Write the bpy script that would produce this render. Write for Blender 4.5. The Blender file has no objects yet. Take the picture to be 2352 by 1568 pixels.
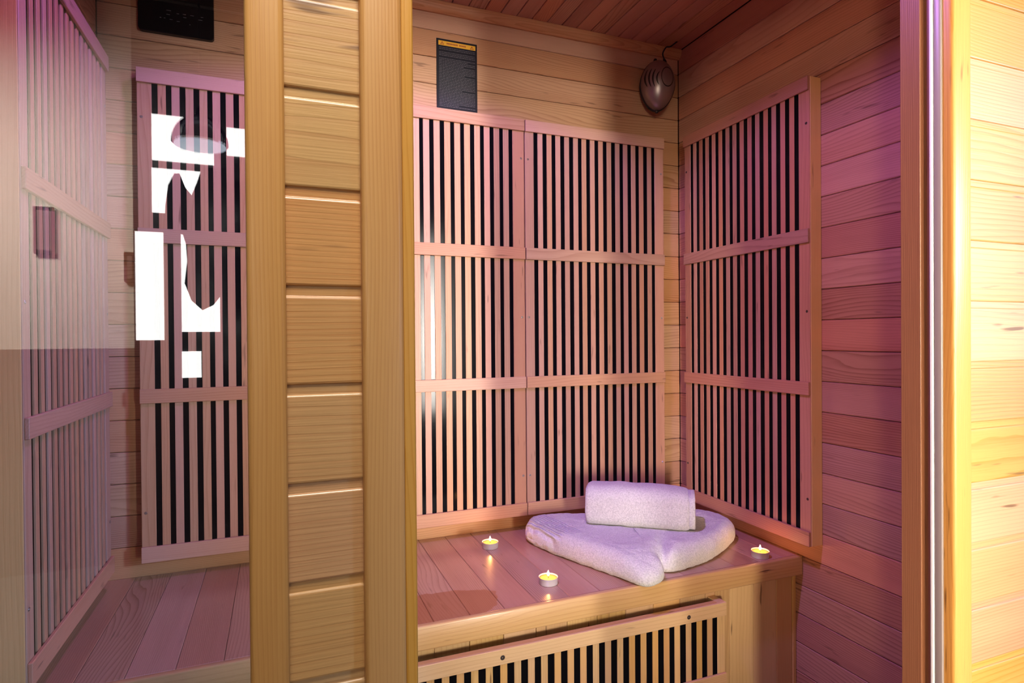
import bpy, bmesh, math, random
from mathutils import Vector, Matrix, noise
random.seed(4)
C = bpy.context.scene.collection
S = bpy.context.scene
D = bpy.data

# ------------------------------------------------------------------ camera
def set_camera():
    f, yaw, pi, ro = 1368.5, math.radians(21.377), math.radians(-.39), math.radians(-.4345)
    cy, sy, cp, sp, cr, sr = math.cos(yaw), math.sin(yaw), math.cos(pi), math.sin(pi), math.cos(ro), math.sin(ro)
    A = Matrix(((cy, -sy, 0), (0, 0, 1), (sy, cy, 0)))
    B = Matrix(((1, 0, 0), (0, cp, -sp), (0, sp, cp)))
    R = Matrix(((cr, sr, 0), (-sr, cr, 0), (0, 0, 1))) @ B @ A
    cam = D.cameras.new('camera'); o = D.objects.new('camera', cam); C.objects.link(o)
    cam.sensor_width = 36; cam.lens = 36 * f / 2352; cam.clip_start = .01
    M = Matrix((R[0], R[1], -R[2])).transposed().to_4x4()
    M.translation = (0, 0, 1.0)
    o.matrix_world = M
    S.camera = o
set_camera()
S.view_settings.view_transform = 'Standard'; S.view_settings.look = 'None'
S.view_settings.exposure = 0.0; S.view_settings.gamma = 1; S.view_settings.use_curve_mapping = False
S.cycles.max_bounces = 8; S.cycles.diffuse_bounces = 4; S.cycles.transparent_max_bounces = 12
S.cycles.sample_clamp_indirect = 6

# ------------------------------------------------------------------ light
W_ = D.worlds.new('world'); S.world = W_; W_.use_nodes = True
W_.node_tree.nodes['Background'].inputs[0].default_value = (1.0, .93, .84, 1)
W_.node_tree.nodes['Background'].inputs[1].default_value = .10

def area(name, loc, target, sx, sy, power, col, spread=180, shape='RECTANGLE'):
    l = D.lights.new(name, 'AREA'); l.shape = shape; l.size = sx; l.size_y = sy
    l.energy = power; l.color = col; l.spread = math.radians(spread)
    o = D.objects.new(name, l); C.objects.link(o); o.location = loc
    o.rotation_euler = (Vector(target) - Vector(loc)).to_track_quat('-Z', 'Y').to_euler()
    return o
def spot(name, loc, target, power, col, ang, blend, r=.03):
    l = D.lights.new(name, 'SPOT'); l.energy = power; l.color = col; l.spot_size = math.radians(ang)
    l.spot_blend = blend; l.shadow_soft_size = r
    o = D.objects.new(name, l); C.objects.link(o); o.location = loc
    o.rotation_euler = (Vector(target) - Vector(loc)).to_track_quat('-Z', 'Y').to_euler()
    return o
# added narrow beams standing in for daylight through the doorway, from behind the photographer
area('doorway_fill', (1.18, -1.9, 1.30), (.56, .45, 1.31), .14, 1.8, 3.9, (1, .93, .84), 21)
area('centre_fill', (.30, -1.9, 1.25), (.64, .45, 1.27), .22, 1.9, 3.0, (1, .91, .79), 24)
area('midleft_fill', (-.60, -1.9, 1.15), (.65, .45, .93), .15, 1.3, 1.5, (1, .84, .62), 15)
area('left_fill', (-1.5, -1.3, 1.15), (.52, .45, 1.05), .15, 1.5, .42, (1, .70, .42), 14)
# added bluish spot brightening the outer front wall from the right
spot('right_fill', (1.75, -.75, 1.35), (1.05, .45, .98), 225, (.36, .56, 1.0), 50, .45, .12)
# added overhead lamp, hung low above the doorway to brighten the posts
area('overhead_fill', (.08, .05, 1.92), (.04, .45, 1.33), .3, .45, 1.75, (1, .94, .84), 64)
# added lamp brightening the rear wall that shows in the glass
area('rear_wall_fill', (-1.3, -1.35, 2.12), (-1.1, -2.2, 1.3), .9, .3, 27, (1, .95, .88), 120)
# violet colour-therapy lamp in the cabin ceiling
spot('violet_lamp', (.20, .85, 1.845), (.20, .85, 0), 22, (.40, .18, 1.0), 152, .18, .025)
spot('violet_fill_beam', (.22, .86, 1.845), (.80, 1.20, .48), 38, (.46, .30, 1.0), 54, 1.0, .025)  # extra beam added to brighten the towels and seat
spot('pink_lamp', (.17, .83, 1.845), (.17, .83, 0), 5, (1.0, .30, .36), 150, .3, .025)

# ------------------------------------------------------------------ materials
class NT:
    def __init__(s, name):
        s.m = D.materials.new(name); s.m.use_nodes = True; s.t = s.m.node_tree
        s.b = s.t.nodes['Principled BSDF']; s.out = s.t.nodes['Material Output']
    def n(s, typ, **kw):
        nd = s.t.nodes.new(typ)
        for k, v in kw.items():
            if k.startswith('i_'):
                key = k[2:]; key = int(key) if key.isdigit() else key.replace('_', ' ')
                s.put(nd.inputs[key], v)
            else: setattr(nd, k, v)
        return nd
    def put(s, sock, v):
        if isinstance(v, bpy.types.NodeSocket): s.t.links.new(v, sock)
        elif isinstance(v, bpy.types.Node): s.t.links.new(v.outputs[0], sock)
        else: sock.default_value = v
    def math(s, op, a, b=None, c=None, clamp=False):
        nd = s.t.nodes.new('ShaderNodeMath'); nd.operation = op; nd.use_clamp = clamp
        s.put(nd.inputs[0], a)
        if b is not None: s.put(nd.inputs[1], b)
        if c is not None: s.put(nd.inputs[2], c)
        return nd.outputs[0]
    def mix(s, fac, a, b, blend='MIX'):
        nd = s.t.nodes.new('ShaderNodeMix'); nd.data_type = 'RGBA'; nd.blend_type = blend
        s.put(nd.inputs[0], fac); s.put(nd.inputs[6], a); s.put(nd.inputs[7], b)
        return nd.outputs[2]

def simple(name, col, rough=.5, metal=0, coat=0, emit=None, estr=0, spec=.5):
    t = NT(name); b = t.b
    b.inputs['Base Color'].default_value = (*col, 1); b.inputs['Roughness'].default_value = rough
    b.inputs['Metallic'].default_value = metal; b.inputs['Coat Weight'].default_value = coat
    b.inputs['Specular IOR Level'].default_value = spec
    if emit: b.inputs['Emission Color'].default_value = (*emit, 1); b.inputs['Emission Strength'].default_value = estr
    return t.m

def wood(name, light, dark, axis='X', ring=60, figure=9, contrast=.6, rough=.42, coat=0.0, knots=.5, vary=.22, stain=None, coatr=.12):
    """Softwood: growth rings drawn as contour lines of a stretched noise field, grain along the given local axis."""
    t = NT(name)
    tc = t.n('ShaderNodeTexCoord'); sep = t.n('ShaderNodeSeparateXYZ', i_0=tc.outputs['Object'])
    ax = {'X': (0, 1, 2), 'Y': (1, 0, 2), 'Z': (2, 0, 1)}[axis]
    L, A, B = (sep.outputs[i] for i in ax)
    rnd = t.n('ShaderNodeObjectInfo').outputs['Random']
    r2 = t.math('FRACT', t.math('MULTIPLY', rnd, 17.37)); r3 = t.math('FRACT', t.math('MULTIPLY', rnd, 71.91))
    ol = t.math('ADD', L, t.math('MULTIPLY', rnd, 40)); oa = t.math('ADD', A, t.math('MULTIPLY', r2, 9)); ob = t.math('ADD', B, t.math('MULTIPLY', r3, 13))
    def vec(sl, sa, sb=None):
        return t.n('ShaderNodeCombineXYZ', i_0=t.math('MULTIPLY', ol, sl), i_1=t.math('MULTIPLY', oa, sa), i_2=t.math('MULTIPLY', ob, sa if sb is None else sb))
    low = t.n('ShaderNodeTexNoise', i_Vector=vec(2.1, 11), i_Scale=1.0, i_Detail=1.5, i_Roughness=.4).outputs[0]
    wob = t.n('ShaderNodeTexNoise', i_Vector=vec(9, 60), i_Scale=1.0, i_Detail=2.0).outputs[0]
    # straightness differs from board to board
    k = t.math('MULTIPLY_ADD', r3, ring * 2.4, ring * .8)
    lin = t.math('MULTIPLY', t.math('ADD', A, t.math('MULTIPLY', B, .7)), k)
    fld = t.math('ADD', t.math('ADD', lin, t.math('MULTIPLY', low, figure)), t.math('MULTIPLY', wob, .55))
    saw = t.math('FRACT', fld)
    late = t.math('POWER', saw, 3.0)
    fade = t.math('SUBTRACT', 1.0, t.math('POWER', saw, 40.0))
    late = t.math('MULTIPLY', t.math('MULTIPLY', late, fade), t.math('MULTIPLY_ADD', r2, -.7, 1.35))
    fib = t.n('ShaderNodeTexNoise', i_Vector=vec(14, 620), i_Scale=1.0, i_Detail=2.0).outputs[0]
    broad = t.n('ShaderNodeTexNoise', i_Vector=vec(1.1, 22), i_Scale=1.0, i_Detail=2.0).outputs[0]
    fac = t.math('ADD', t.math('MULTIPLY', late, contrast), t.math('MULTIPLY', t.math('SUBTRACT', fib, .5), .55))
    fac = t.math('ADD', fac, t.math('MULTIPLY', t.math('SUBTRACT', broad, .5), .9), clamp=True)
    col = t.mix(fac, (*light, 1), (*dark, 1))
    # board to board tone
    hs = t.n('ShaderNodeHueSaturation', i_Color=col, i_Value=t.math('MULTIPLY_ADD', r2, vary * 1.6, 1 - vary), i_Saturation=t.math('MULTIPLY_ADD', rnd, .22, .89), i_Hue=t.math('MULTIPLY_ADD', r3, -.014, .507))
    col = hs.outputs[0]
    # resin streaks and small knots
    kn = t.n('ShaderNodeTexNoise', i_Vector=vec(15, 120), i_Scale=1.0, i_Detail=1.0).outputs[0]
    gate = t.n('ShaderNodeTexNoise', i_Vector=vec(5, 16), i_Scale=1.0, i_Detail=0.0).outputs[0]
    km = t.n('ShaderNodeMapRange', i_Value=kn, i_1=.66, i_2=.74).outputs[0]
    gm = t.n('ShaderNodeMapRange', i_Value=gate, i_1=.58, i_2=.66).outputs[0]
    kf = t.math('MULTIPLY', t.math('MULTIPLY', km, gm), knots)
    col = t.mix(kf, col, (dark[0] * .22, dark[1] * .16, dark[2] * .15, 1))
    rr = t.math('ADD', t.math('MULTIPLY', fac, .12), rough)
    cw = coat
    if stain:
        cx, cy_, rx, ry = stain
        gp = t.n('ShaderNodeNewGeometry').outputs['Position']
        gs = t.n('ShaderNodeSeparateXYZ', i_0=gp)
        w = t.n('ShaderNodeTexNoise', i_Vector=gp, i_Scale=22.0, i_Detail=3.0).outputs[0]
        dx = t.math('DIVIDE', t.math('SUBTRACT', gs.outputs[0], cx), rx); dy = t.math('DIVIDE', t.math('SUBTRACT', gs.outputs[1], cy_), ry)
        d2 = t.math('SQRT', t.math('ADD', t.math('POWER', t.math('ABSOLUTE', dx), 2.6), t.math('POWER', t.math('ABSOLUTE', dy), 2.6)))
        d2 = t.math('ADD', d2, t.math('MULTIPLY', t.math('SUBTRACT', w, .5), .9))
        sm = t.n('ShaderNodeMapRange', i_Value=d2, i_1=1.02, i_2=.98).outputs[0]
        col = t.mix(t.math('MULTIPLY', sm, .7), col, (.40, .155, .04, 1))
        cw = t.math('MULTIPLY', t.math('SUBTRACT', 1.0, sm), coat)
        rr = t.math('ADD', rr, t.math('MULTIPLY', sm, .2))
    t.put(t.b.inputs['Base Color'], col); t.put(t.b.inputs['Roughness'], rr)
    t.put(t.b.inputs['Coat Weight'], cw); t.b.inputs['Coat Roughness'].default_value = coatr
    t.b.inputs['Specular IOR Level'].default_value = .35
    bp = t.n('ShaderNodeBump', i_Strength=.18, i_Distance=.0012, i_Height=t.math('ADD', t.math('MULTIPLY', late, -.8), fib))
    t.put(t.b.inputs['Normal'], bp)
    return t.m

IN_L, IN_D = (.56, .275, .175), (.29, .10, .05)      # cedar lining
OUT_L, OUT_D = (.64, .335, .108), (.46, .175, .035)    # varnished outside
WM = {}
WM['back'] = wood('cedar_lining_back', (.62, .35, .19), (.38, .165, .07), 'X', ring=120, figure=13, contrast=.75, vary=.12)
for a in 'XYZ':
    WM['in' + a] = wood('cedar_lining_' + a, IN_L, IN_D, a, ring=120, figure=13, contrast=.7, vary=.16)
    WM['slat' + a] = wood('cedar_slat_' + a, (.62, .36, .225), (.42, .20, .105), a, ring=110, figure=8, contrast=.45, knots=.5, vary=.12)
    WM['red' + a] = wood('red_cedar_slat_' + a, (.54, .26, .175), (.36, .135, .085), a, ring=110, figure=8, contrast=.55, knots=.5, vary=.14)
    WM['out' + a] = wood('varnished_hemlock_' + a, OUT_L, OUT_D, a, ring=120, figure=7, contrast=.5, rough=.42, coat=.6, knots=.7, vary=.06, coatr=.16)
    WM['bf' + a] = wood('hemlock_bench_' + a, (.64, .39, .17), (.45, .22, .07), a, ring=110, figure=7, contrast=.5, knots=.7, vary=.08)
WM['seat'] = wood('bench_seat_wood', (.54, .30, .20), (.31, .13, .07), 'Y', ring=120, figure=13, contrast=.8, rough=.36, coat=.8, vary=.10, stain=(.30, 1.125, .105, .062), coatr=.2)
WM['post'] = wood('post_wood', OUT_L, OUT_D, 'Z', ring=150, figure=10, contrast=.34, rough=.36, coat=.12, knots=.9, vary=.05, coatr=.35)
WM['apron'] = wood('apron_wood', (.66, .40, .17), (.46, .23, .07), 'X', ring=110, figure=7, contrast=.5, knots=.9, coat=.7, coatr=.2)
M_back = simple('dark_backing', (.05, .022, .010), .8)
M_black = simple('black_heating_film', (.004, .004, .005), .10, spec=.07)
M_dark = simple('joint_shadow_gap', (.02, .01, .006), .9)
M_screw = simple('screw_steel', (.55, .53, .50), .3, 1)
M_screwd = simple('blackened_screw', (.06, .045, .04), .4, .6)

# ------------------------------------------------------------------ mesh helpers
_cache = {}
def box_mesh(dx, dy, dz, bev=.001, seg=1, mat=None, name='board'):
    key = (round(dx, 5), round(dy, 5), round(dz, 5), bev, seg, mat.name if mat else '')
    if key in _cache: return _cache[key]
    bm = bmesh.new(); bmesh.ops.create_cube(bm, size=1)
    bmesh.ops.scale(bm, vec=(dx, dy, dz), verts=bm.verts)
    if bev > 0:
        bmesh.ops.bevel(bm, geom=bm.edges[:], offset=bev, segments=seg, affect='EDGES', profile=.5)
    me = D.meshes.new(name); bm.to_mesh(me); bm.free()
    if mat: me.materials.append(mat)
    if seg > 1:
        for p in me.polygons: p.use_smooth = True
    _cache[key] = me
    return me
def put(name, me, loc=(0, 0, 0), parent=None, rot=None):
    o = D.objects.new(name, me); C.objects.link(o)
    if parent is not None:
        o.parent = parent
        o.location = Vector(loc) - parent.location if parent.get('_shift', True) else loc
    else: o.location = loc
    if rot: o.rotation_euler = rot
    return o
def box(name, x0, x1, y0, y1, z0, z1, mat, parent=None, bev=.001, seg=1):
    me = box_mesh(x1 - x0, y1 - y0, z1 - z0, bev, seg, mat, name)
    return put(name, me, ((x0 + x1) / 2, (y0 + y1) / 2, (z0 + z1) / 2), parent)
def empty(name, loc, label, cat, group=None):
    o = D.objects.new(name, None); C.objects.link(o); o.location = loc; o.empty_display_size = .05
    o['label'] = label; o['category'] = cat
    if group: o['group'] = group
    return o
def tag(o, label, cat, group=None):
    o['label'] = label; o['category'] = cat
    if group: o['group'] = group
    return o
def struct(o, label=None):
    o['kind'] = 'structure'
    if label: o['label'] = label
    return o
def mesh_obj(name, bm, mat, parent=None, loc=(0, 0, 0), smooth=True):
    me = D.meshes.new(name); bm.to_mesh(me); bm.free(); me.materials.append(mat)
    if smooth:
        for p in me.polygons: p.use_smooth = True
    return put(name, me, loc, parent)
def lathe(name, prof, mat, parent, loc, n=40, smooth=True):
    bm = bmesh.new(); rings = []
    for r, z in prof:
        if r < 1e-6: rings.append([bm.verts.new((0, 0, z))])
        else: rings.append([bm.verts.new((r * math.cos(2 * math.pi * i / n), r * math.sin(2 * math.pi * i / n), z)) for i in range(n)])
    for a, b in zip(rings, rings[1:]):
        for i in range(n):
            j = (i + 1) % n
            if len(a) == 1 and len(b) > 1: bm.faces.new((a[0], b[i], b[j]))
            elif len(b) == 1 and len(a) > 1: bm.faces.new((a[i], b[0], a[j]))
            elif len(a) > 1: bm.faces.new((a[i], b[i], b[j], a[j]))
    bmesh.ops.recalc_face_normals(bm, faces=bm.faces[:])
    return mesh_obj(name, bm, mat, parent, loc, smooth)
def tube(name, pts, r, mat, parent=None, n=8):
    bm = bmesh.new(); pts = [Vector(p) for p in pts]; org = pts[0].copy(); rings = []
    for i, p in enumerate(pts):
        d = (pts[min(i + 1, len(pts) - 1)] - pts[max(i - 1, 0)]).normalized()
        u = d.orthogonal().normalized() if i == 0 else (u - d * u.dot(d)).normalized()
        v = d.cross(u); rr = r[i] if isinstance(r, (list, tuple)) else r
        rings.append([bm.verts.new(p - org + (u * math.cos(2 * math.pi * k / n) + v * math.sin(2 * math.pi * k / n)) * rr) for k in range(n)])
    for a, b in zip(rings, rings[1:]):
        for k in range(n): bm.faces.new((a[k], a[(k + 1) % n], b[(k + 1) % n], b[k]))
    bm.faces.new(rings[0][::-1]); bm.faces.new(rings[-1])
    bmesh.ops.recalc_face_normals(bm, faces=bm.faces[:])
    return mesh_obj(name, bm, mat, parent, org)
def smooth_path(pts, k=6):
    pts = [Vector(p) for p in pts]; out = []
    P = [pts[0] * 2 - pts[1]] + pts + [pts[-1] * 2 - pts[-2]]
    for i in range(1, len(P) - 2):
        for j in range(k):
            t = j / k; a, b, c, d = P[i - 1:i + 3]
            out.append(.5 * ((2 * b) + (c - a) * t + (2 * a - 5 * b + 4 * c - d) * t * t + (3 * b - a - 3 * c + d) * t ** 3))
    out.append(pts[-1]); return out

# ------------------------------------------------------------------ dimensions
XL, XR, YB, ZC = -.3587, 1.149, 1.520, 1.8705
YF, YFI = .450, .504                       # outer face of posts, inner face of the front wall
ZJ, PW = 1.1038, .0697                     # a board joint and the board pitch
SEAT, SF = .479, 1.0585                    # seat height, front of the seat
TP = .014

# ------------------------------------------------------------------ floor, cabin shell
fl = struct(box('floor', -4, 4, -2.72, 2.2, -.05, 0, simple('grey_floor_tiles', (.15, .125, .11), .5), bev=0))
wb = struct(box('wall_back', XL - .05, XR + .05, YB + TP, YB + .05, 0, ZC + .03, M_back, bev=0))
wr = struct(box('wall_right', XR + TP, XR + .045, YFI - .03, YB + TP, 0, ZC + .03, M_back, bev=0))
wl = struct(box('wall_left', XL - .045, XL - TP, YFI - .03, YB + TP, 0, ZC + .03, M_back, bev=0))
cl = struct(box('ceiling', XL - .05, XR + .05, YF + .02, YB + .05, ZC + TP + .002, ZC + .05, M_back, bev=0))
G = .0011
for k in range(-16, 11):
    z0, z1 = ZJ + k * PW + G / 2, min(ZJ + (k + 1) * PW, ZC) - G / 2
    z0 = max(z0, .001)
    if z1 - z0 < .01: continue
    jy = random.uniform(0, .0008)
    box('plank', XL, XR, YB + jy, YB + TP, z0, z1, WM['back'], wb, .0016)
    box('plank', XR + jy * .8, XR + TP, YFI, YB, z0, z1, WM['inY'], wr, .0016)
    box('plank', XL - TP, XL - jy * .8, YFI, YB, z0, z1, WM['inY'], wl, .0016)
k0 = .3823
for k in range(-17, 18):
    x0, x1 = k0 + (k) * .0454, k0 + (k + 1) * .0454
    x0 = max(x0, XL); x1 = min(x1, XR)
    if x1 - x0 < .004: continue
    box('plank', x0 + G, x1 - G, YFI, YB - .0, ZC + random.uniform(0, .0006), ZC + TP, WM['inY'], cl, .0012)
# cove moulding along the top of the back wall
bm = bmesh.new()
prof = [(0, 0), (-.006, 0)] + [(-.006 - .012 * math.sin(a), .020 * (1 - math.cos(a)) + .002) for a in [i * math.pi / 2 / 6 for i in range(1, 7)]] + [(-.018, .0255), (0, .0255)]
vs = [[bm.verts.new((x, YB + y, 1.8448 + z)) for y, z in prof] for x in (XL, XR)]
for i in range(len(prof)):
    j = (i + 1) % len(prof); bm.faces.new((vs[0][i], vs[0][j], vs[1][j], vs[1][i]))
bm.faces.new(vs[0]); bm.faces.new(vs[1][::-1]); bmesh.ops.recalc_face_normals(bm, faces=bm.faces[:])
struct(mesh_obj('trim_1', bm, WM['back'], smooth=False))

# ------------------------------------------------------------------ front wall with posts, glazing and door opening
PF = YF + .006       # face of the outer boards
def front_plank_mesh(dx, dz, mat):
    """Shiplap board: flat face, rounded lower edge, a deep chamfer on the top edge above a recessed tongue."""
    key = ('fp', round(dx, 4), round(dz, 4), mat.name)
    if key in _cache: return _cache[key]
    hz = dz / 2; t = .0195
    rd = .0026
    prof = [(t, -hz), (.0014, -hz), (.0003, -hz + .0007), (0, -hz + .0018), (0, hz - .0072 - rd)] + [(rd * (1 - math.cos(a)), hz - .0072 - rd + rd * math.sin(a)) for a in [math.radians(q) for q in (15, 30, 45, 60, 72)]] + [(.0019, hz - .0071), (.0019, hz), (t, hz)]
    bm = bmesh.new()
    vs = [[bm.verts.new((x, y, z)) for y, z in prof] for x in (-dx / 2, dx / 2)]
    for i in range(len(prof)):
        j = (i + 1) % len(prof); bm.faces.new((vs[0][i], vs[0][j], vs[1][j], vs[1][i]))
    bm.faces.new(vs[0]); bm.faces.new(vs[1][::-1]); bmesh.ops.recalc_face_normals(bm, faces=bm.faces[:])
    me = D.meshes.new('front_plank'); bm.to_mesh(me); bm.free(); me.materials.append(mat)
    _cache[key] = me; return me
wf = struct(box('wall_front', XL - .045, -.295, PF + .02, YFI - .001, 0, ZC + .03, M_back, bev=0))
def fback(x0, x1, z0, z1): box('backing_board', x0, x1, PF + .02, YFI - .001, z0, z1, WM['inX'], wf, 0)
fback(-.0005, .092, 0, ZC + .03)                       # between the two posts
fback(.735, XR + .045, 0, ZC + .03)                    # right of the door opening
fback(-.295, -.0005, 1.752, ZC + .03); fback(.092, .735, 1.752, ZC + .03)
fback(-.295, -.0005, 0, .118)
FJ = 1.1005 + .0095                                     # top of a board (upper joint)
FP = .07155
for k in range(-16, 11):
    z1 = FJ + k * FP; z0 = z1 - FP
    if z1 < .03: continue
    z0 = max(z0, .002); z1 = min(z1, ZC + .03)
    if z1 - z0 < .03: continue
    zc = (z0 + z1) / 2
    put('plank', front_plank_mesh(.0575, z1 - z0, WM['outX']), (.0315, PF, zc), wf)
    put('plank', front_plank_mesh(.447, z1 - z0, WM['outX']), (.9705, PF, zc), wf)
    if zc > 1.79:
        put('plank', front_plank_mesh(.64, z1 - z0, WM['outX']), (.41, PF, zc), wf)
        put('plank', front_plank_mesh(.27, z1 - z0, WM['outX']), (-.158, PF, zc), wf)
def post(x0, x1, y0=YF - .012, y1=PF + .0195, z0=0.0, z1=ZC + .03, bev=.0042, name='post'):
    return box(name, x0, x1, y0, y1, z0, z1, WM['post'], wf, bev, 4)
# px-matched post faces
post(-.0206, .0052, YF - .002)
post(.0577, .0884, YF - .002)
box('door_frame_board', .0880, .0978, YF + .003, YFI + .006, .09, 1.752, WM['post'], wf, .0012)
post(.7165, .7482, YF - .002)
post(-.325, -.292, YF - .002)
post(XR + .012, XR + .046, YF - .002)
# door opening lining on the right with stop, gasket and its white lip
JB = wood('dark_jamb_wood', (.30, .135, .06), (.17, .062, .025), 'Z', ring=190, figure=4, contrast=.4, rough=.4, coat=.2, knots=.3, vary=.05)
d1 = struct(box('door_1', .7185, .7345, PF + .0195, YFI + .002, .09, 1.752, JB, bev=.0008))
box('door_stop', .7122, .7187, .4835, YFI + .004, .09, 1.752, JB, d1, .0006)
M_gask = simple('grey_silicone_gasket', (.34, .28, .26), .35, spec=.5)
M_gaskw = simple('white_gasket_lip', (.93, .93, .90), .4)
box('gasket', .7140, .7186, .4605, .4695, .09, 1.752, M_gask, d1, .0012, 2)
box('gasket_lip', .7128, .7186, .4698, .4738, .09, 1.752, M_gaskw, d1, .0009, 2)
box('door_head', .098, .7165, PF + .003, YFI, 1.752, 1.79, WM['postX'] if 'postX' in WM else WM['outX'], d1, .002)
box('door_sill', .098, .7165, PF + .003, YFI, .05, .09, WM['outX'], d1, .002)
# fixed glass pane
tg = NT('clear_glass')
tg.t.nodes.remove(tg.b)
fr = tg.n('ShaderNodeFresnel', i_IOR=1.85); tr = tg.n('ShaderNodeBsdfTransparent', i_Color=(.95, .96, .955, 1)); gl = tg.n('ShaderNodeBsdfGlossy', i_Roughness=0.0)
mx = tg.n('ShaderNodeMixShader', i_0=fr, i_1=tr, i_2=gl); tg.t.links.new(mx.outputs[0], tg.out.inputs[0])
w1 = struct(box('window_1', -.300, -.016, .462, .468, .110, 1.760, tg.m, bev=0))
for nm, a in (('glazing_bead', (-.292, -.0206, PF + .0, PF + .004, .118, .130)), ('glazing_bead', (-.292, -.0206, PF, PF + .004, 1.74, 1.752))):
    box(nm, *a, WM['outX'], w1, .001)
for a in ((-.292, -.0206, PF + .014, YFI, .10, .13), (-.292, -.0206, PF + .014, YFI, 1.74, 1.76)): box('glazing_bar', *a, WM['outX'], w1, .001)

# ------------------------------------------------------------------ heater panels
Z0H, Z1H = .5215, 1.583
RAILS = [(.5215, .5555), (.8640, .8945), (1.2090, 1.2405), (1.5520, 1.583)]
def heater(name, label, width, slot0, nslot, pitch, slotw, z0, z1, rails, depth, screws, group, sl='Z', mats='slat', screwmat=None, railproud=.006, cap=None, st=.0014):
    """Slatted panel built in a local frame: x along the panel, y into the wall, z up; front of the slats at y=0."""
    root = empty(name, (0, 0, 0), label, 'heater', group)
    def b(nm, x0, x1, y0, y1, za, zb, m, bev=.0008): return box(nm, x0, x1, y0, y1, za, zb, m, root, bev)
    b('heating_film', .012, width - .012, st + .0004, st + .0044, z0 + .012, z1 - .012, M_black, .0004)
    b('back_board', .010, width - .010, .009, depth - .004, z0 + .01, z1 - (.01 if cap is None else .04), M_back, 0)
    b('stile', 0, slot0, 0, depth, z0, z1, WM[mats + 'Z'], .001)
    xe = slot0 + (nslot - 1) * pitch + slotw
    b('stile', xe, width, 0, depth, z0, z1, WM[mats + 'Z'], .001)
    for i in range(nslot - 1):
        xa = slot0 + i * pitch + slotw
        jit = random.uniform(-.0006, .0006)
        b('slat', xa + jit, xa + pitch - slotw + jit, .0, st, z0 + .004, z1 - .004, WM[mats + 'Z'], .0004)
    b('top_cap', slot0, xe, .0005, cap or depth, z1 - .008, z1 - .0003, WM[mats + 'X'], .0005)
    for ra, rb in rails:
        b('rail', 0, width, -railproud, -.0002, ra, rb, WM[mats + 'X'], .0009)
    for sx, sz in screws:
        sc_ = 1.5 if cap else 1.0
        o = put('screw', screw_mesh(screwmat or M_screw), (sx, (-railproud if any(ra < sz < rb for ra, rb in rails) else 0) - .0002, sz), root)
        o.scale = (sc_, 1, sc_)
    return root
def screw_mesh(mat):
    key = ('screw', mat.name)
    if key in _cache: return _cache[key]
    bm = bmesh.new(); n = 14
    r0 = [bm.verts.new((.0031 * math.cos(2 * math.pi * i / n), 0.0, .0031 * math.sin(2 * math.pi * i / n))) for i in range(n)]
    r1 = [bm.verts.new((.0026 * math.cos(2 * math.pi * i / n), -.0006, .0026 * math.sin(2 * math.pi * i / n))) for i in range(n)]
    r2 = [bm.verts.new((.0011 * math.cos(2 * math.pi * i / n), -.0007, .0011 * math.sin(2 * math.pi * i / n))) for i in range(n)]
    c = bm.verts.new((0, .0008, 0))
    for i in range(n):
        j = (i + 1) % n
        bm.faces.new((r0[i], r1[i], r1[j], r0[j])); bm.faces.new((r1[i], r2[i], r2[j], r1[j])); bm.faces.new((r2[i], c, r2[j]))
    bmesh.ops.recalc_face_normals(bm, faces=bm.faces[:])
    me = D.meshes.new('screw'); bm.to_mesh(me); bm.free(); me.materials.append(mat); _cache[key] = me
    return me
YP = 1.4798; DP = YB - YP
GRP = 'slatted infrared heater panels'
def scr(w): return [(.0085, .628), (.0085, 1.054), (.0085, 1.479), (w - .0085, .628), (w - .0085, 1.054), (w - .0085, 1.479)]
h = heater('heater_panel', 'slatted wooden heater panel on back wall seen through the glass at left', .4485, .0279, 15, .0268, .0111, Z0H, Z1H, RAILS, DP, scr(.4485), GRP); h.location = (-.2783, YP, 0)
h = heater('heater_panel', 'slatted wooden heater panel on back wall below the black sign', .4450, .0260, 15, .0268, .0108, Z0H, Z1H, RAILS, DP, scr(.4450), GRP); h.location = (.1727, YP, 0)
h = heater('heater_panel', 'slatted wooden heater panel on back wall nearest the right corner', .4434, .0258, 15, .0268, .0118, Z0H, Z1H, RAILS, DP, scr(.4434), GRP); h.location = (.6205, YP, 0)
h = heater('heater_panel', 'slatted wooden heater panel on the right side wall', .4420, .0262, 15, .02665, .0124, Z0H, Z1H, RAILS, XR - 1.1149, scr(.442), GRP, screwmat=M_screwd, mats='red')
EDGE = wood('lit_edge_wood', (.92, .60, .26), (.74, .42, .15), 'Z', ring=200, figure=4, contrast=.4, vary=.05)  # paler than the stiles, painting daylight onto the near edges
box('lit_edge_strip', .4421, .4433, .002, .0335, Z0H + .001, Z1H - .001, EDGE, h, .0004)
h.rotation_euler = (0, 0, -math.pi / 2); h.location = (1.1149, 1.4472, 0)
h = heater('heater_panel', 'slatted wooden heater panel on the left side wall behind the glass', .4420, .0262, 15, .02665, .0124, Z0H, Z1H, RAILS, -.3266 - XL, scr(.442), GRP, st=.0032)
box('lit_edge_strip', -.0012, -.0001, .002, .0315, Z0H + .001, Z1H - .001, EDGE, h, .0004)
h.rotation_euler = (0, 0, math.pi / 2); h.location = (-.3266, 1.0052, 0)

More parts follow.
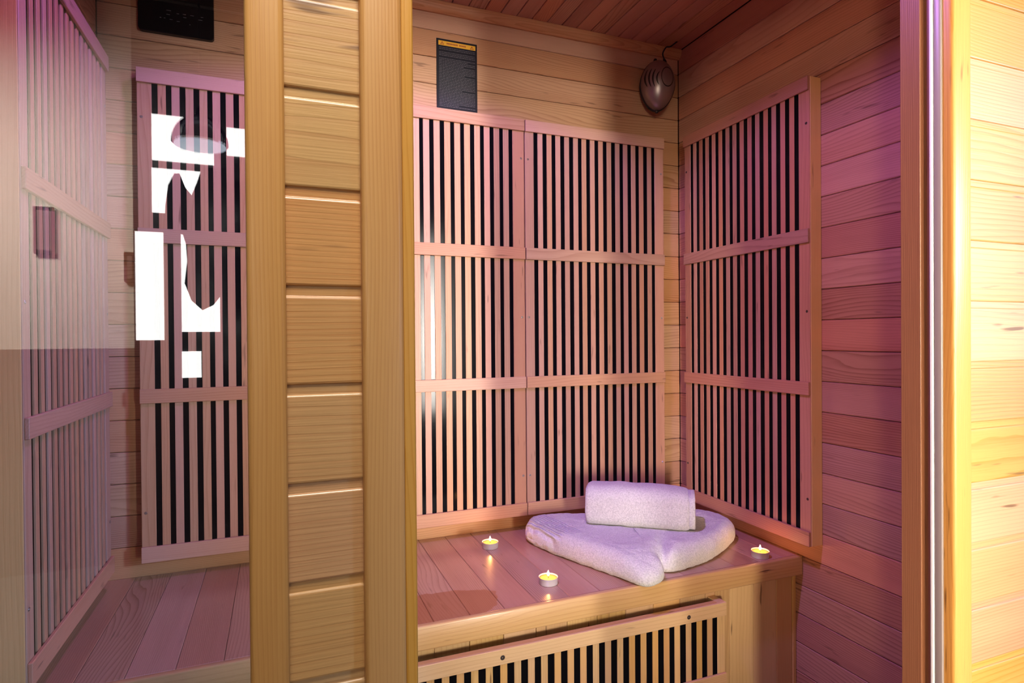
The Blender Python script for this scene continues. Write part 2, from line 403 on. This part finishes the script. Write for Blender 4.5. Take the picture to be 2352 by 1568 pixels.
# ------------------------------------------------------------------ bench
bench = empty('bench', (.395, 1.3, 0), 'wooden sauna bench across the back with plank seat and boxed front', 'bench')
box('seat_deck', XL + .002, XR - .001, 1.082, YB - .002, SEAT - .030, SEAT - .0145, M_back, bench, 0)
for k in range(-10, 12):
    x0, x1 = .3304 + k * .0697, .3304 + (k + 1) * .0697
    x0 = max(x0, XL + .0005); x1 = min(x1, XR - .0005)
    if x1 - x0 < .005: continue
    box('seat_plank', x0 + .0003, x1 - .0003, SF + .0125, YB - .0005, SEAT - .014, SEAT, WM['seat'], bench, .0009)
box('apron', XL + .001, XR - .0012, SF, SF + .0122, SEAT - .0445, SEAT + .0005, WM['apron'], bench, .0026, 2)
box('apron_support', XL + .002, XR - .002, SF + .0122, 1.081, SEAT - .040, SEAT - .0145, WM['bfX'], bench, .0005)
BY = 1.081
for k in range(-12, 10):
    x0 = .4698 + k * .0688; x1 = x0 + .0688
    x0 = max(x0, XL + .001); x1 = min(x1, 1.1375)
    if x1 - x0 < .005: continue
    box('front_plank', x0 + .0004, x1 - .0004, BY, BY + .012, .002, SEAT - .041, WM['bfZ'], bench, .001)
box('corner_batten', 1.1377, XR - .0005, BY - .002, BY + .016, .002, SEAT - .041, WM['bfZ'], bench, .0015)
box('front_board', .9085, .9470, BY - .0032, BY - .0002, .002, SEAT - .045, WM['bfZ'], bench, .0006)
h = heater('bench_heater', 'slatted wooden heater panel low on the bench front', 1.0235, .0325, 35, .02815, .0140, .0700, .4175, [(.0700, .0990), (.2320, .2621), (.3885, .4175)], BY - 1.047, [(.1, .402), (.5, .402), (.923, .402), (.1, .085), (.923, .085)], 'slatted infrared heater panels', mats='bf', screwmat=M_screwd, cap=.012)
h.location = (-.1160, 1.047, 0)

# ------------------------------------------------------------------ towels
def terry(name, ribs=False):
    t = NT(name)
    gp = t.n('ShaderNodeNewGeometry').outputs['Position']
    a = t.n('ShaderNodeTexNoise', i_Vector=gp, i_Scale=300.0, i_Detail=3.0, i_Roughness=.7).outputs[0]
    b = t.n('ShaderNodeTexNoise', i_Vector=gp, i_Scale=110.0, i_Detail=2.0).outputs[0]
    hgt = t.math('ADD', a, t.math('MULTIPLY', b, .6))
    shade = t.n('ShaderNodeMapRange', i_Value=a, i_1=.3, i_2=.62, i_3=.53, i_4=.79).outputs[0]
    col = t.n('ShaderNodeCombineColor', i_0=shade, i_1=t.math('MULTIPLY', shade, .975), i_2=t.math('MULTIPLY', shade, .94))
    t.put(t.b.inputs['Base Color'], col)
    t.b.inputs['Roughness'].default_value = .95; t.b.inputs['Specular IOR Level'].default_value = .1
    t.b.inputs['Sheen Weight'].default_value = .35
    if ribs:
        gs = t.n('ShaderNodeSeparateXYZ', i_0=gp)
        w = t.math('ADD', t.math('MULTIPLY', t.math('SUBTRACT', gs.outputs[0], .583), .980), t.math('MULTIPLY', t.math('SUBTRACT', gs.outputs[1], 1.405), .199))
        m = t.math('MULTIPLY', t.n('ShaderNodeMapRange', i_Value=w, i_1=.066, i_2=.060).outputs[0], t.n('ShaderNodeMapRange', i_Value=gs.outputs[1], i_1=1.262, i_2=1.285).outputs[0])
        rb = t.math('MULTIPLY_ADD', t.math('SINE', t.math('MULTIPLY', w, 2 * math.pi / .0078)), .9, .5)
        mx_ = t.n('ShaderNodeMix', i_0=m, i_2=hgt, i_3=rb)
        hgt = mx_.outputs[0]
    bp = t.n('ShaderNodeBump', i_Strength=.8, i_Distance=.004, i_Height=hgt); t.put(t.b.inputs['Normal'], bp)
    return t.m
M_terry = terry('white_terry_cloth'); M_terry_rib = terry('white_terry_cloth_ribbed', True)
def catmull_closed(pts, n):
    out = []; m = len(pts)
    for i in range(m):
        a, b, c, d = (Vector(pts[(i + q) % m]) for q in (-1, 0, 1, 2))
        for j in range(n):
            t = j / n
            out.append(.5 * ((2 * b) + (c - a) * t + (2 * a - 5 * b + 4 * c - d) * t * t + (3 * b - a - 3 * c + d) * t ** 3))
    return out
def fluff(bm, amp=.0014, sc=130):
    bm.normal_update()
    for v in bm.verts:
        v.co += v.normal * (noise.noise(v.co * sc) * amp * .5 + noise.noise(v.co * 45) * amp * 1.3)
def folded_towel():
    # footprint on the bench (metres), counter-clockwise from the left corner
    foot = [(.583, 1.405), (.588, 1.345), (.612, 1.262), (.640, 1.190), (.664, 1.130), (.682, 1.075), (.700, 1.045), (.726, 1.040), (.752, 1.052),
            (.768, 1.078), (.777, 1.098), (.788, 1.088), (.806, 1.084), (.860, 1.092), (.930, 1.112), (1.000, 1.148), (1.060, 1.188),
            (1.092, 1.225), (1.100, 1.270), (1.080, 1.312), (1.020, 1.350), (.92, 1.388), (.80, 1.418), (.70, 1.440), (.625, 1.445)]
    cen = Vector((.80, 1.245)); T = .056
    out = catmull_closed([Vector(p) for p in foot], 26); n = len(out)
    bm = bmesh.new(); rings = []
    # cross-section of the edge: inset (m), height fraction
    edge = [(.016, 0.0), (.006, .03), (.0015, .14), (0, .30), (.0005, .5), (.003, .68), (.008, .83), (.015, .93), (.024, .985)]
    def top(x, y):
        z = T * (1 + .05 * noise.noise(Vector((x * 9, y * 9, 3))))
        # crease that runs from the notch in under the rolled towel
        ax, ay, bx, by = .777, 1.085, .86, 1.21
        t = max(0, min(1, ((x - ax) * (bx - ax) + (y - ay) * (by - ay)) / ((bx - ax) ** 2 + (by - ay) ** 2)))
        d = math.hypot(x - ax - t * (bx - ax), y - ay - t * (by - ay))
        z -= .022 * (1 - t) ** 1.2 * math.exp(-(d / .013) ** 2)
        # pressed down below the rolled towel
        d2 = abs((x - .86) * .595 + (y - 1.30) * .80); e2 = abs((x - .86) * .80 - (y - 1.30) * .595)
        z -= .005 * math.exp(-(d2 / .05) ** 2) * max(0, 1 - (e2 / .2) ** 4)
        # the front left corner slumps a little over the seat edge
        z -= .018 * math.exp(-(((x - .715) / .045) ** 2 + ((y - 1.045) / .040) ** 2))
        # right flap tapers
        z -= .010 * max(0, (x - 1.0) / .1) ** 2 if x > 1 else 0
        return z
    for ins, hf in edge:
        ring = []
        for i, p in enumerate(out):
            tg_ = (out[(i + 1) % n] - out[i - 1]).normalized(); nr = Vector((tg_.y, -tg_.x))
            if nr.dot(p - cen) < 0: pass
            q = p - nr * ins if nr.dot(p - cen) > 0 or True else p
            z = SEAT + .0006 + hf * top(q.x, q.y)
            ring.append(bm.verts.new((q.x, q.y, z)))
        rings.append(ring)
    last = [Vector((v.co.x, v.co.y)) for v in rings[-1]]
    for s in [1 - .0075 * i for i in range(1, 34)] + [.752 - .022 * i for i in range(1, 33)]:
        ring = []
        for p in last:
            q = cen + (p - cen) * s
            ring.append(bm.verts.new((q.x, q.y, SEAT + .0006 + top(q.x, q.y) * min(1, .985 + .015 * (1 - s) / .1))))
        rings.append(ring)
    for a, b in zip(rings, rings[1:]):
        for i in range(n): bm.faces.new((a[i], a[(i + 1) % n], b[(i + 1) % n], b[i]))
    bm.faces.new(rings[0][::-1]); bm.faces.new(rings[-1])
    bmesh.ops.recalc_face_normals(bm, faces=bm.faces[:])
    bm.normal_update()
    fluff(bm)
    zmin = SEAT + .0004
    for v in bm.verts:
        if v.co.z < zmin and v.co.y > SF - .002: v.co.z = zmin
        if v.co.y < SF + .004 and v.co.z < SEAT + .0012: v.co.z = SEAT + .0012
    bmesh.ops.subdivide_edges(bm, edges=[e for e in bm.edges if e.calc_length() > .006], cuts=1, use_grid_fill=True)
    o = mesh_obj('folded_towel', bm, M_terry_rib)
    return tag(o, 'large folded white terry towel lying on the bench seat', 'towel')
folded_towel()
def rolled_towel():
    root = empty('folded_small_towel', (.8320, 1.2712, .5345), 'small white towel folded into a thick bundle on top of the large towel', 'towel')
    root.rotation_euler = (0, 0, math.radians(-36.5))
    Lx, dp, ht = .250, .105, .096
    def section(sc, zoff=0, n=56):
        pts = []
        for i in range(n):
            a = 2 * math.pi * i / n; c, s = math.cos(a), math.sin(a)
            p = 2 / 3.4
            y = dp / 2 * (abs(c) ** p) * (1 if c > 0 else -1) * sc; z = ht / 2 * (abs(s) ** p) * (1 if s > 0 else -1) * sc
            y += .006 * (z / (ht / 2)) * sc
            pts.append((y, z + ht / 2 - .002 + zoff))
        return pts
    bm = bmesh.new(); rings = []; N = 80
    for i in range(N + 1):
        u = i / N; x = -Lx / 2 + u * Lx
        e = min(u, 1 - u) * Lx
        sc = 1 - .10 * max(0, 1 - e / .012) ** 2
        sag = -.004 * math.sin(u * math.pi) * 0
        hh = 1.0 + .03 * noise.noise(Vector((x * 14, 0, 5)))
        if u > .72: hh -= .10 * ((u - .72) / .28) ** 2
        ring = []
        for y, z in section(sc):
            ring.append(bm.verts.new((x, y, z * hh + sag)))
        rings.append(ring)
    n = len(rings[0])
    for a, b in zip(rings, rings[1:]):
        for i in range(n): bm.faces.new((a[i], b[i], b[(i + 1) % n], a[(i + 1) % n]))
    # closing caps
    for ring, sg in ((rings[0], -1), (rings[-1], 1)):
        prev = ring
        cx = ring[0].co.x; cz = sum(v.co.z for v in ring) / n; cyy = sum(v.co.y for v in ring) / n
        for s in (.8, .5, .2):
            cur = [bm.verts.new((cx + sg * .001, cyy + (v.co.y - cyy) * s, cz + (v.co.z - cz) * s)) for v in ring]
            for i in range(n): bm.faces.new((prev[i], cur[i], cur[(i + 1) % n], prev[(i + 1) % n]))
            prev = cur
        bm.faces.new(prev)
    bmesh.ops.recalc_face_normals(bm, faces=bm.faces[:])
    fluff(bm, .0012, 130)
    o = mesh_obj('towel_wrap', bm, M_terry); o.parent = root; o.location = (0, 0, 0)
    # layered folds showing at the right end
    for k in range(5):
        s = .93 - k * .165
        bm = bmesh.new(); rg = []
        sec = section(s)
        cz = ht / 2 - .002
        m = [(y, cz + (z - cz)) for y, z in sec]
        th = .0042
        for x, grow in ((Lx / 2 - .004, 0), (Lx / 2 + .0100 - k * .0012, 0), (Lx / 2 + .0114 - k * .0012, -.4), (Lx / 2 + .0100 - k * .0012, -1), (Lx / 2 - .004, -1)):
            ring = []
            for y, z in m:
                r = math.hypot(y, z - cz) or 1e-6; q = (r + grow * th) / r
                ring.append(bm.verts.new((x + .0006 * noise.noise(Vector((y * 200, z * 200, k))), y * q, (cz + (z - cz) * q) * .93)))
            rg.append(ring)
        for a, b in zip(rg, rg[1:]):
            for i in range(n): bm.faces.new((a[i], b[i], b[(i + 1) % n], a[(i + 1) % n]))
        for i in range(n): bm.faces.new((rg[-1][i], rg[0][i], rg[0][(i + 1) % n], rg[-1][(i + 1) % n]))
        bmesh.ops.recalc_face_normals(bm, faces=bm.faces[:])
        o = mesh_obj('fold_layer', bm, M_terry); o.parent = root; o.location = (0, 0, 0)
rolled_towel()

# ------------------------------------------------------------------ tealights
M_alu = simple('aluminium_cup', (.78, .76, .76), .35, .35)
tw = NT('candle_wax'); tw.b.inputs['Base Color'].default_value = (.60, .36, .09, 1); tw.b.inputs['Roughness'].default_value = .25
tw.b.inputs['Subsurface Weight'].default_value = .0
M_wax = tw.m
M_flame = simple('flame', (0, 0, 0), .5, emit=(1.0, .42, .10), estr=260)
M_wick = simple('wick', (.02, .015, .01), .9)
def tealight(loc, label):
    root = empty('tealight_candle', loc, label, 'candle', 'lit tealights on the bench')
    r, hh = .0200, .0150
    lathe('cup', [(0, .0003), (r - .001, .0003), (r - .0002, .0012), (r, hh), (r + .0006, hh + .0003), (r - .0003, hh), (r - .0006, .004), (0, .004)], M_alu, root, loc)
    lathe('wax', [(0, .0115), (.004, .0112), (r - .003, .0112), (r - .0007, .0125), (r - .0007, .006)], M_wax, root, loc)
    tube('wick', [Vector(loc) + Vector((0, 0, .010)), Vector(loc) + Vector((.0003, 0, .0150)), Vector(loc) + Vector((.001, 0, .0168))], .0006, M_wick, root, 6)
    lathe('flame', [(0, .0160), (.0013, .0170), (.0024, .0190), (.0027, .0210), (.0020, .0232), (.0011, .0256), (.0004, .0276), (0, .0286)], M_flame, root, loc, 16)
tealight((.4840, 1.396, SEAT), 'lit tealight in an aluminium cup nearest the slatted back wall')
tealight((.5262, 1.1441, SEAT), 'lit tealight in an aluminium cup near the bench edge, left of the towels')
tealight((1.0515, 1.0925, SEAT), 'lit tealight in an aluminium cup by the right wall, right of the towels')

# ------------------------------------------------------------------ warning sign
M_sign = simple('sign_black', (.010, .009, .016), .45, spec=.2)
M_yel = simple('sign_yellow', (.80, .42, .02), .45)
M_red = simple('sign_dark_red', (.30, .04, .01), .5)
M_txt = simple('sign_grey_text', (.12, .11, .13), .5)
sx0, sx1, sz0, sz1, sy = .3895, .5000, 1.5965, 1.7812, YB - .0022
sg = tag(box('warning_sign', sx0, sx1, sy, YB - .0002, sz0, sz1, M_sign, bev=.0003), 'black warning sign with yellow header on the upper back wall', 'sign')
hd = box('header_band', sx0 + .0050, sx1 - .0045, sy - .0003, sy + .0001, sz1 - .0170, sz1 - .0052, M_yel, sg, 0)
def strips(name, rects, mat, parent, y):
    bm = bmesh.new()
    for x0, x1, z0, z1 in rects:
        bm.faces.new([bm.verts.new(p) for p in ((x0, y, z0), (x1, y, z0), (x1, y, z1), (x0, y, z1))])
    return mesh_obj(name, bm, mat, parent, smooth=False)
rc = []; x = sx0 + .0270; zt = sz1 - .0111
for wn in (10, 6):
    for q in range(wn):
        hgt_ = random.choice((.0019, .0021)); rc.append((x, x + .0021, zt - hgt_, zt + hgt_)); x += .0031
    x += .0032
t_ = strips('header_lettering', rc, M_red, sg, sy - .0005); t_.location = -sg.location
bm = bmesh.new()
for cx in (sx0 + .0150, sx1 - .0145):
    o_ = [(cx - .0052, zt - .0042), (cx + .0052, zt - .0042), (cx, zt + .0046)]; c0 = Vector((cx, zt - .0013))
    i_ = [(c0 + (Vector(p) - c0) * .62) for p in o_]
    for k in range(3):
        a, b, c, d = o_[k], o_[(k + 1) % 3], i_[(k + 1) % 3], i_[k]
        bm.faces.new([bm.verts.new((p[0], sy - .0005, p[1])) for p in (a, b, c, d)])
    bm.faces.new([bm.verts.new(p) for p in ((cx - .0004, sy - .0005, zt - .0022), (cx + .0004, sy - .0005, zt - .0022), (cx + .0005, sy - .0005, zt + .0018), (cx - .0005, sy - .0005, zt + .0018))])
t_ = mesh_obj('warning_triangles', bm, M_red, sg, smooth=False); t_.location = -sg.location
rc = []; z = sz1 - .0225
while z > sz0 + .006:
    full = random.random() < .75
    xe = sx1 - .006 if full else random.uniform(sx0 + .04, sx1 - .015); x = sx0 + .0065
    if random.random() < .13: z -= .0042; continue
    while x < xe:
        w_ = random.uniform(.0025, .009); rc.append((x, min(x + w_, xe), z - .00055, z + .00055)); x += w_ + .0011
    z -= .0040
t_ = strips('small_print', rc, M_txt, sg, sy - .0004); t_.location = -sg.location

# ------------------------------------------------------------------ control panel
M_cp = simple('glossy_black_panel', (.006, .006, .007), .15, spec=.25)
M_cpt = simple('panel_marks_grey', (.10, .10, .10), .5)
def rounded_plate(name, x0, x1, z0, z1, y0, y1, r, mat, parent=None, n=8):
    bm = bmesh.new(); pts = []
    for cx, cz, a0 in ((x1 - r, z1 - r, 0), (x0 + r, z1 - r, 90), (x0 + r, z0 + r, 180), (x1 - r, z0 + r, 270)):
        for i in range(n + 1):
            a = math.radians(a0 + 90 * i / n); pts.append((cx + r * math.cos(a), cz + r * math.sin(a)))
    c = Vector(((x0 + x1) / 2, (z0 + z1) / 2)); e = .0015
    rings = [[bm.verts.new((c.x + (p[0] - c.x) * s, y, c.y + (p[1] - c.y) * s)) for p in pts] for y, s in ((y1, 1), (y0 + e, 1), (y0, 1 - e / .07))]
    m = len(pts)
    for a, b in zip(rings, rings[1:]):
        for i in range(m): bm.faces.new((a[i], a[(i + 1) % m], b[(i + 1) % m], b[i]))
    bm.faces.new(rings[0]); bm.faces.new(rings[-1]); bmesh.ops.recalc_face_normals(bm, faces=bm.faces[:])
    return mesh_obj(name, bm, mat, parent, smooth=False)
cp = tag(rounded_plate('control_panel', -.2795, -.1305, 1.6785, 1.842, YB - .012, YB - .0003, .008, M_cp), 'black glossy control panel high on the back wall behind the glass', 'control panel')
rc = []
for rx, rz, w_ in ((.055, .050, .009), (.075, .046, .005), (.087, .047, .006), (.102, .047, .007), (.123, .047, .005), (.042, .032, .003), (.050, .032, .003), (.061, .031, .006), (.075, .029, .006), (.118, .040, .008), (.055, .041, .007), (.088, .040, .006), (.100, .026, .002)):
    rc.append((-.2795 + rx, -.2795 + rx + w_, 1.6785 + rz, 1.6785 + rz + .0014))
strips('key_marks', rc, M_cpt, cp, YB - .0122)
rounded_plate('display_window', -.255, -.155, 1.755, 1.822, YB - .0126, YB - .0118, .004, simple('display_glass', (.004, .004, .005), .05), cp)

# ------------------------------------------------------------------ speaker in the corner
M_spk = simple('bronze_silver_plastic', (.36, .30, .29), .34, .75)
M_spkd = simple('black_plastic', (.012, .011, .011), .4)
def speaker():
    c = Vector((1.0440, 1.478, 1.7365))
    root = empty('wall_speaker', c, 'oval silver loudspeaker hanging in the upper right corner', 'speaker')
    rot = Matrix.Rotation(math.radians(4), 3, 'Y') @ Matrix.Rotation(math.radians(-24), 3, 'Z')
    a, b, d = .0500, .0735, .042
    def surf(u, v, o=0):        # u,v in -1..1 on the oval, returns a point on the dome
        r2 = min(1, u * u + v * v); y = -d * math.sqrt(max(0, 1 - r2)) ** 1.0
        return Vector((u * (a + o), y * (1 + o / d), v * (b + o)))
    bm = bmesh.new(); n = 48; m = 18; rings = []
    for i in range(m + 1):
        ph = math.pi / 2 * i / m; r = math.sin(ph)
        if i == 0: rings.append([bm.verts.new((0, -d, 0))]); continue
        ring = []
        for k in range(n):
            t = 2 * math.pi * k / n; s = math.sin(t)
            taper = 1 - .10 * s * s if s < 0 else 1
            ring.append(bm.verts.new((r * math.cos(t) * a * (1 - .12 * max(0, -s)), -d * math.cos(ph), r * s * b)))
        rings.append(ring)
    for i in range(m):
        A, B = rings[i], rings[i + 1]
        for k in range(n):
            j = (k + 1) % n
            if len(A) == 1: bm.faces.new((A[0], B[k], B[j]))
            else: bm.faces.new((A[k], B[k], B[j], A[j]))
    back = [bm.verts.new((v.co.x * .92, .012, v.co.z * .92)) for v in rings[-1]]
    for k in range(n): bm.faces.new((rings[-1][k], back[k], back[(k + 1) % n], rings[-1][(k + 1) % n]))
    bm.faces.new(back); bmesh.ops.recalc_face_normals(bm, faces=bm.faces[:])
    def add(name, bmx, mat):
        o = mesh_obj(name, bmx, mat); o.parent = root; o.location = (0, 0, 0); o.rotation_euler = rot.to_euler(); return o
    add('housing', bm, M_spk)
    def ribbon(path, w, lift=.0006):
        bmx = bmesh.new(); prev = None
        for i, (u, v) in enumerate(path):
            f = math.sin(math.pi * i / (len(path) - 1)) ** .5 * w
            p = [bmx.verts.new(surf(u - f, v) * 1.008), bmx.verts.new(surf(u + f, v) * 1.008)]
            if prev: bmx.faces.new((prev[0], prev[1], p[1], p[0]))
            prev = p
        return bmx
    for k, (u0, half) in enumerate(((-.82, .48), (-.62, .46), (-.42, .42), (-.20, .30))):
        cv = .12 - .06 * k / 3
        path = [(u0 + .16 * (t * t), cv + t * half * (1 - abs(u0) * .25)) for t in [i / 12 * 2 - 1 for i in range(13)]]
        path = [(u, v) for u, v in path if u * u + v * v < .97]
        add('grille_slot', ribbon(path, .045), M_spkd)
    # round button with dark groove
    bmx = bmesh.new(); prev = None; first = None
    for i in range(29):
        t = 2 * math.pi * i / 28; ps = []
        for rr in (.40, .445):
            u, v = .42 + rr * .85 * math.cos(t), .16 + rr * .92 * math.sin(t)
            q = math.hypot(u, v)
            if q > .965: u, v = u / q * .965, v / q * .965
            ps.append(bmx.verts.new(surf(u, v) * 1.008))
        if prev: bmx.faces.new((prev[0], prev[1], ps[1], ps[0]))
        prev = ps
    add('button_groove', bmx, M_spkd)
    # dark rear rim, knobs and cable
    bmx = bmesh.new()
    r1 = [bmx.verts.new((math.cos(2 * math.pi * k / n) * (a + .0016) * (1 - .12 * max(0, -math.sin(2 * math.pi * k / n))), -.001, math.sin(2 * math.pi * k / n) * (b + .0016))) for k in range(n)]
    r2 = [bmx.verts.new((v.co.x, .011, v.co.z)) for v in r1]
    for k in range(n): bmx.faces.new((r1[k], r2[k], r2[(k + 1) % n], r1[(k + 1) % n]))
    bmx.faces.new(r1); bmx.faces.new(r2); bmesh.ops.recalc_face_normals(bmx, faces=bmx.faces[:])
    add('rear_rim', bmx, M_spkd)
    for zz, xx in ((b + .0015, -.010), (-b - .002, .002)):
        o = lathe('mounting_knob', [(0, -.006), (.004, -.005), (.0055, 0), (.004, .005), (0, .006)], M_spkd, None, (0, 0, 0), 14)
        o.parent = root; o.location = rot @ Vector((xx, .002, zz))
    base = c + rot @ Vector((.020, .006, b - .008))
    tube('cable_boot', [base, base + Vector((-.001, 0, .010)), base + Vector((-.003, .002, .020))], [.0068, .0052, .0024], M_spkd, root, 12)
    tube('cable', smooth_path([base + Vector((-.002, .001, .016)), base + Vector((-.005, .004, .034)), base + Vector((.004, .0, .052)), Vector((1.088, 1.474, 1.857)), Vector((1.106, 1.466, ZC + .001))]), .0021, M_spkd, root, 10)
    box('wall_bracket', 1.035, 1.055, 1.488, YB - .0005, 1.715, 1.755, M_spkd, root, .002)
speaker()

# ------------------------------------------------------------------ colour lamp in the cabin ceiling (fixture that holds the violet lamps)
lf = empty('ceiling_lamp', (.19, .85, ZC), 'round recessed colour lamp in the cabin ceiling', 'lamp')
lathe('lamp_ring', [(.062, -.0002), (.064, -.004), (.060, -.008), (.050, -.0085), (.048, -.002), (.062, -.0002)], simple('lamp_ring_steel', (.6, .6, .6), .3, 1), lf, (.19, .85, ZC), 40)
lathe('lamp_lens', [(0, -.003), (.049, -.003), (.049, -.0012), (0, -.0012)], simple('lamp_lens_violet', (.3, .2, .5), .3, emit=(.62, .22, 1), estr=3.0), lf, (.19, .85, ZC), 40)

# ------------------------------------------------------------------ the room behind the photographer (mirrored in the glass)
YR = -2.18
M_plaster = simple('pale_beige_plaster', (.84, .76, .66), .9)
rw = struct(box('wall_rear', -4, 4, YR - .16, YR - .10, 0, 2.6, M_plaster, bev=0))
M_sky = simple('bright_daylight_pane', (0, 0, 0), .5, emit=(1, .99, .97), estr=8)
M_fr = simple('dark_window_frame', (.035, .032, .03), .4)
def pane_poly(name, pts, parent, mat=None, y=YR, th=.01):
    bm = bmesh.new()
    a = [bm.verts.new((x, y, z)) for x, z in pts]; b = [bm.verts.new((x, y - th, z)) for x, z in pts]
    m = len(pts)
    for i in range(m): bm.faces.new((a[i], a[(i + 1) % m], b[(i + 1) % m], b[i]))
    bm.faces.new(a); bm.faces.new(b[::-1]); bmesh.ops.recalc_face_normals(bm, faces=bm.faces[:])
    return mesh_obj(name, bm, mat or M_sky, parent, smooth=False)
w2 = struct(box('window_2', -.606, .06, YR - .09, YR - .012, .75, 2.55, M_fr, bev=.003))
def wp(x0, x1, z0, z1): return pane_poly('window_pane', [(x0, z0), (x1, z0), (x1, z1), (x0, z1)], w2)
wp(-.527, -.2753, 1.818, 2.025); wp(-.2203, -.1416, 1.870, 2.000); wp(-.529, -.3286, 1.580, 1.781)
wp(-.597, -.487, 1.000, 1.490); wp(-.4150, -.2563, 1.037, 1.490); wp(-.4162, -.337, .825, .947)
CUTOUT = [(-0.4689, 1.5352), (-0.4648, 1.6033), (-0.4537, 1.6915), (-0.4293, 1.7462), (-0.4086, 1.7481), (-0.3868, 1.6874), (-0.361, 1.6542), (-0.3394, 1.7112), (-0.3175, 1.7823), (-0.199, 1.7937), (-0.1738, 1.5643), (-0.1859, 1.2613), (-0.2483, 1.1997), (-0.2775, 1.1593), (-0.3222, 1.1349), (-0.3657, 1.1778), (-0.3928, 1.2559), (-0.3814, 1.3544), (-0.3858, 1.4327), (-0.3975, 1.4752), (-0.4575, 1.4874)]
cur = pane_poly('window_cutout', CUTOUT, None, simple('charcoal_cutout', (.02, .018, .02), .9), YR + .07, .012)  # added cut-out blocking parts of the window, in place of the photographer's silhouette
tag(cur, 'added light-blocking curtain in front of the rear window, mirrored in the glass', 'cutout')
wn = struct(box('trim_2', -4, 4, YR - .10, YR - .02, 0, .9645, simple('dark_wainscot', (.05, .028, .018), .6), bev=0))
# pendant lamp with a smoked glass dome
pl = empty('pendant_lamp', (-.2445, -1.37, 1.655), 'smoked glass dome pendant lamp, mirrored in the glass at left', 'lamp')
tsm = NT('smoked_glass'); tsm.t.nodes.remove(tsm.b)
f1 = tsm.n('ShaderNodeFresnel', i_IOR=1.5); f2 = tsm.n('ShaderNodeBsdfTransparent', i_Color=(.10, .09, .085, 1)); f3 = tsm.n('ShaderNodeBsdfGlossy', i_Roughness=.05)
f4 = tsm.n('ShaderNodeMixShader', i_0=f1, i_1=f2, i_2=f3); tsm.t.links.new(f4.outputs[0], tsm.out.inputs[0])
R_ = .088
lathe('glass_dome', [(R_ * math.cos(a), 1.1 * R_ * math.sin(a)) for a in [i * math.pi / 2 / 12 for i in range(12)]] + [(.010, 1.1 * R_)], tsm.m, pl, (-.2445, -1.37, 1.672), 40)
lathe('diffuser_disc', [(0, 0), (.080, 0), (.080, .004), (0, .004)], simple('lit_opal_disc', (.8, .8, .85), .5, emit=(.75, .85, 1), estr=3.0), pl, (-.2445, -1.37, 1.664), 40)
lathe('lamp_cap', [(0, 0), (.016, 0), (.016, .02), (.006, .035), (0, .035)], M_spkd, pl, (-.2445, -1.37, 1.768), 24)
tube('lamp_cord', [(-.2445, -1.37, 1.80), (-.2445, -1.37, 2.6)], .003, M_spkd, pl)

for x0, x1, z0, z1, lab in ((-.995, -.915, 1.38, 1.59, 'larger chrome-rimmed switch plate on the rear wall, mirrored in the glass'), (-.657, -.610, 1.265, 1.405, 'smaller chrome-rimmed switch plate beside the rear window, mirrored in the glass')):
    sw = tag(rounded_plate('switch_plate', x0, x1, z0, z1, YR - .10, YR - .078, .008, simple('switch_rim_chrome', (.9, .88, .85), .08, 1)), lab, 'switch')
    sw.rotation_euler = (0, 0, 0)
    i_ = rounded_plate('rocker', x0 + .014, x1 - .014, z0 + .018, z1 - .018, YR - .079, YR - .072, .005, simple('switch_rocker', (.25, .16, .15), .3), sw)

struct(box('ceiling', -4, 4, YR - .16, .40, 2.62, 2.68, simple('room_ceiling_dark_timber', (.10, .07, .05), .8), bev=0))
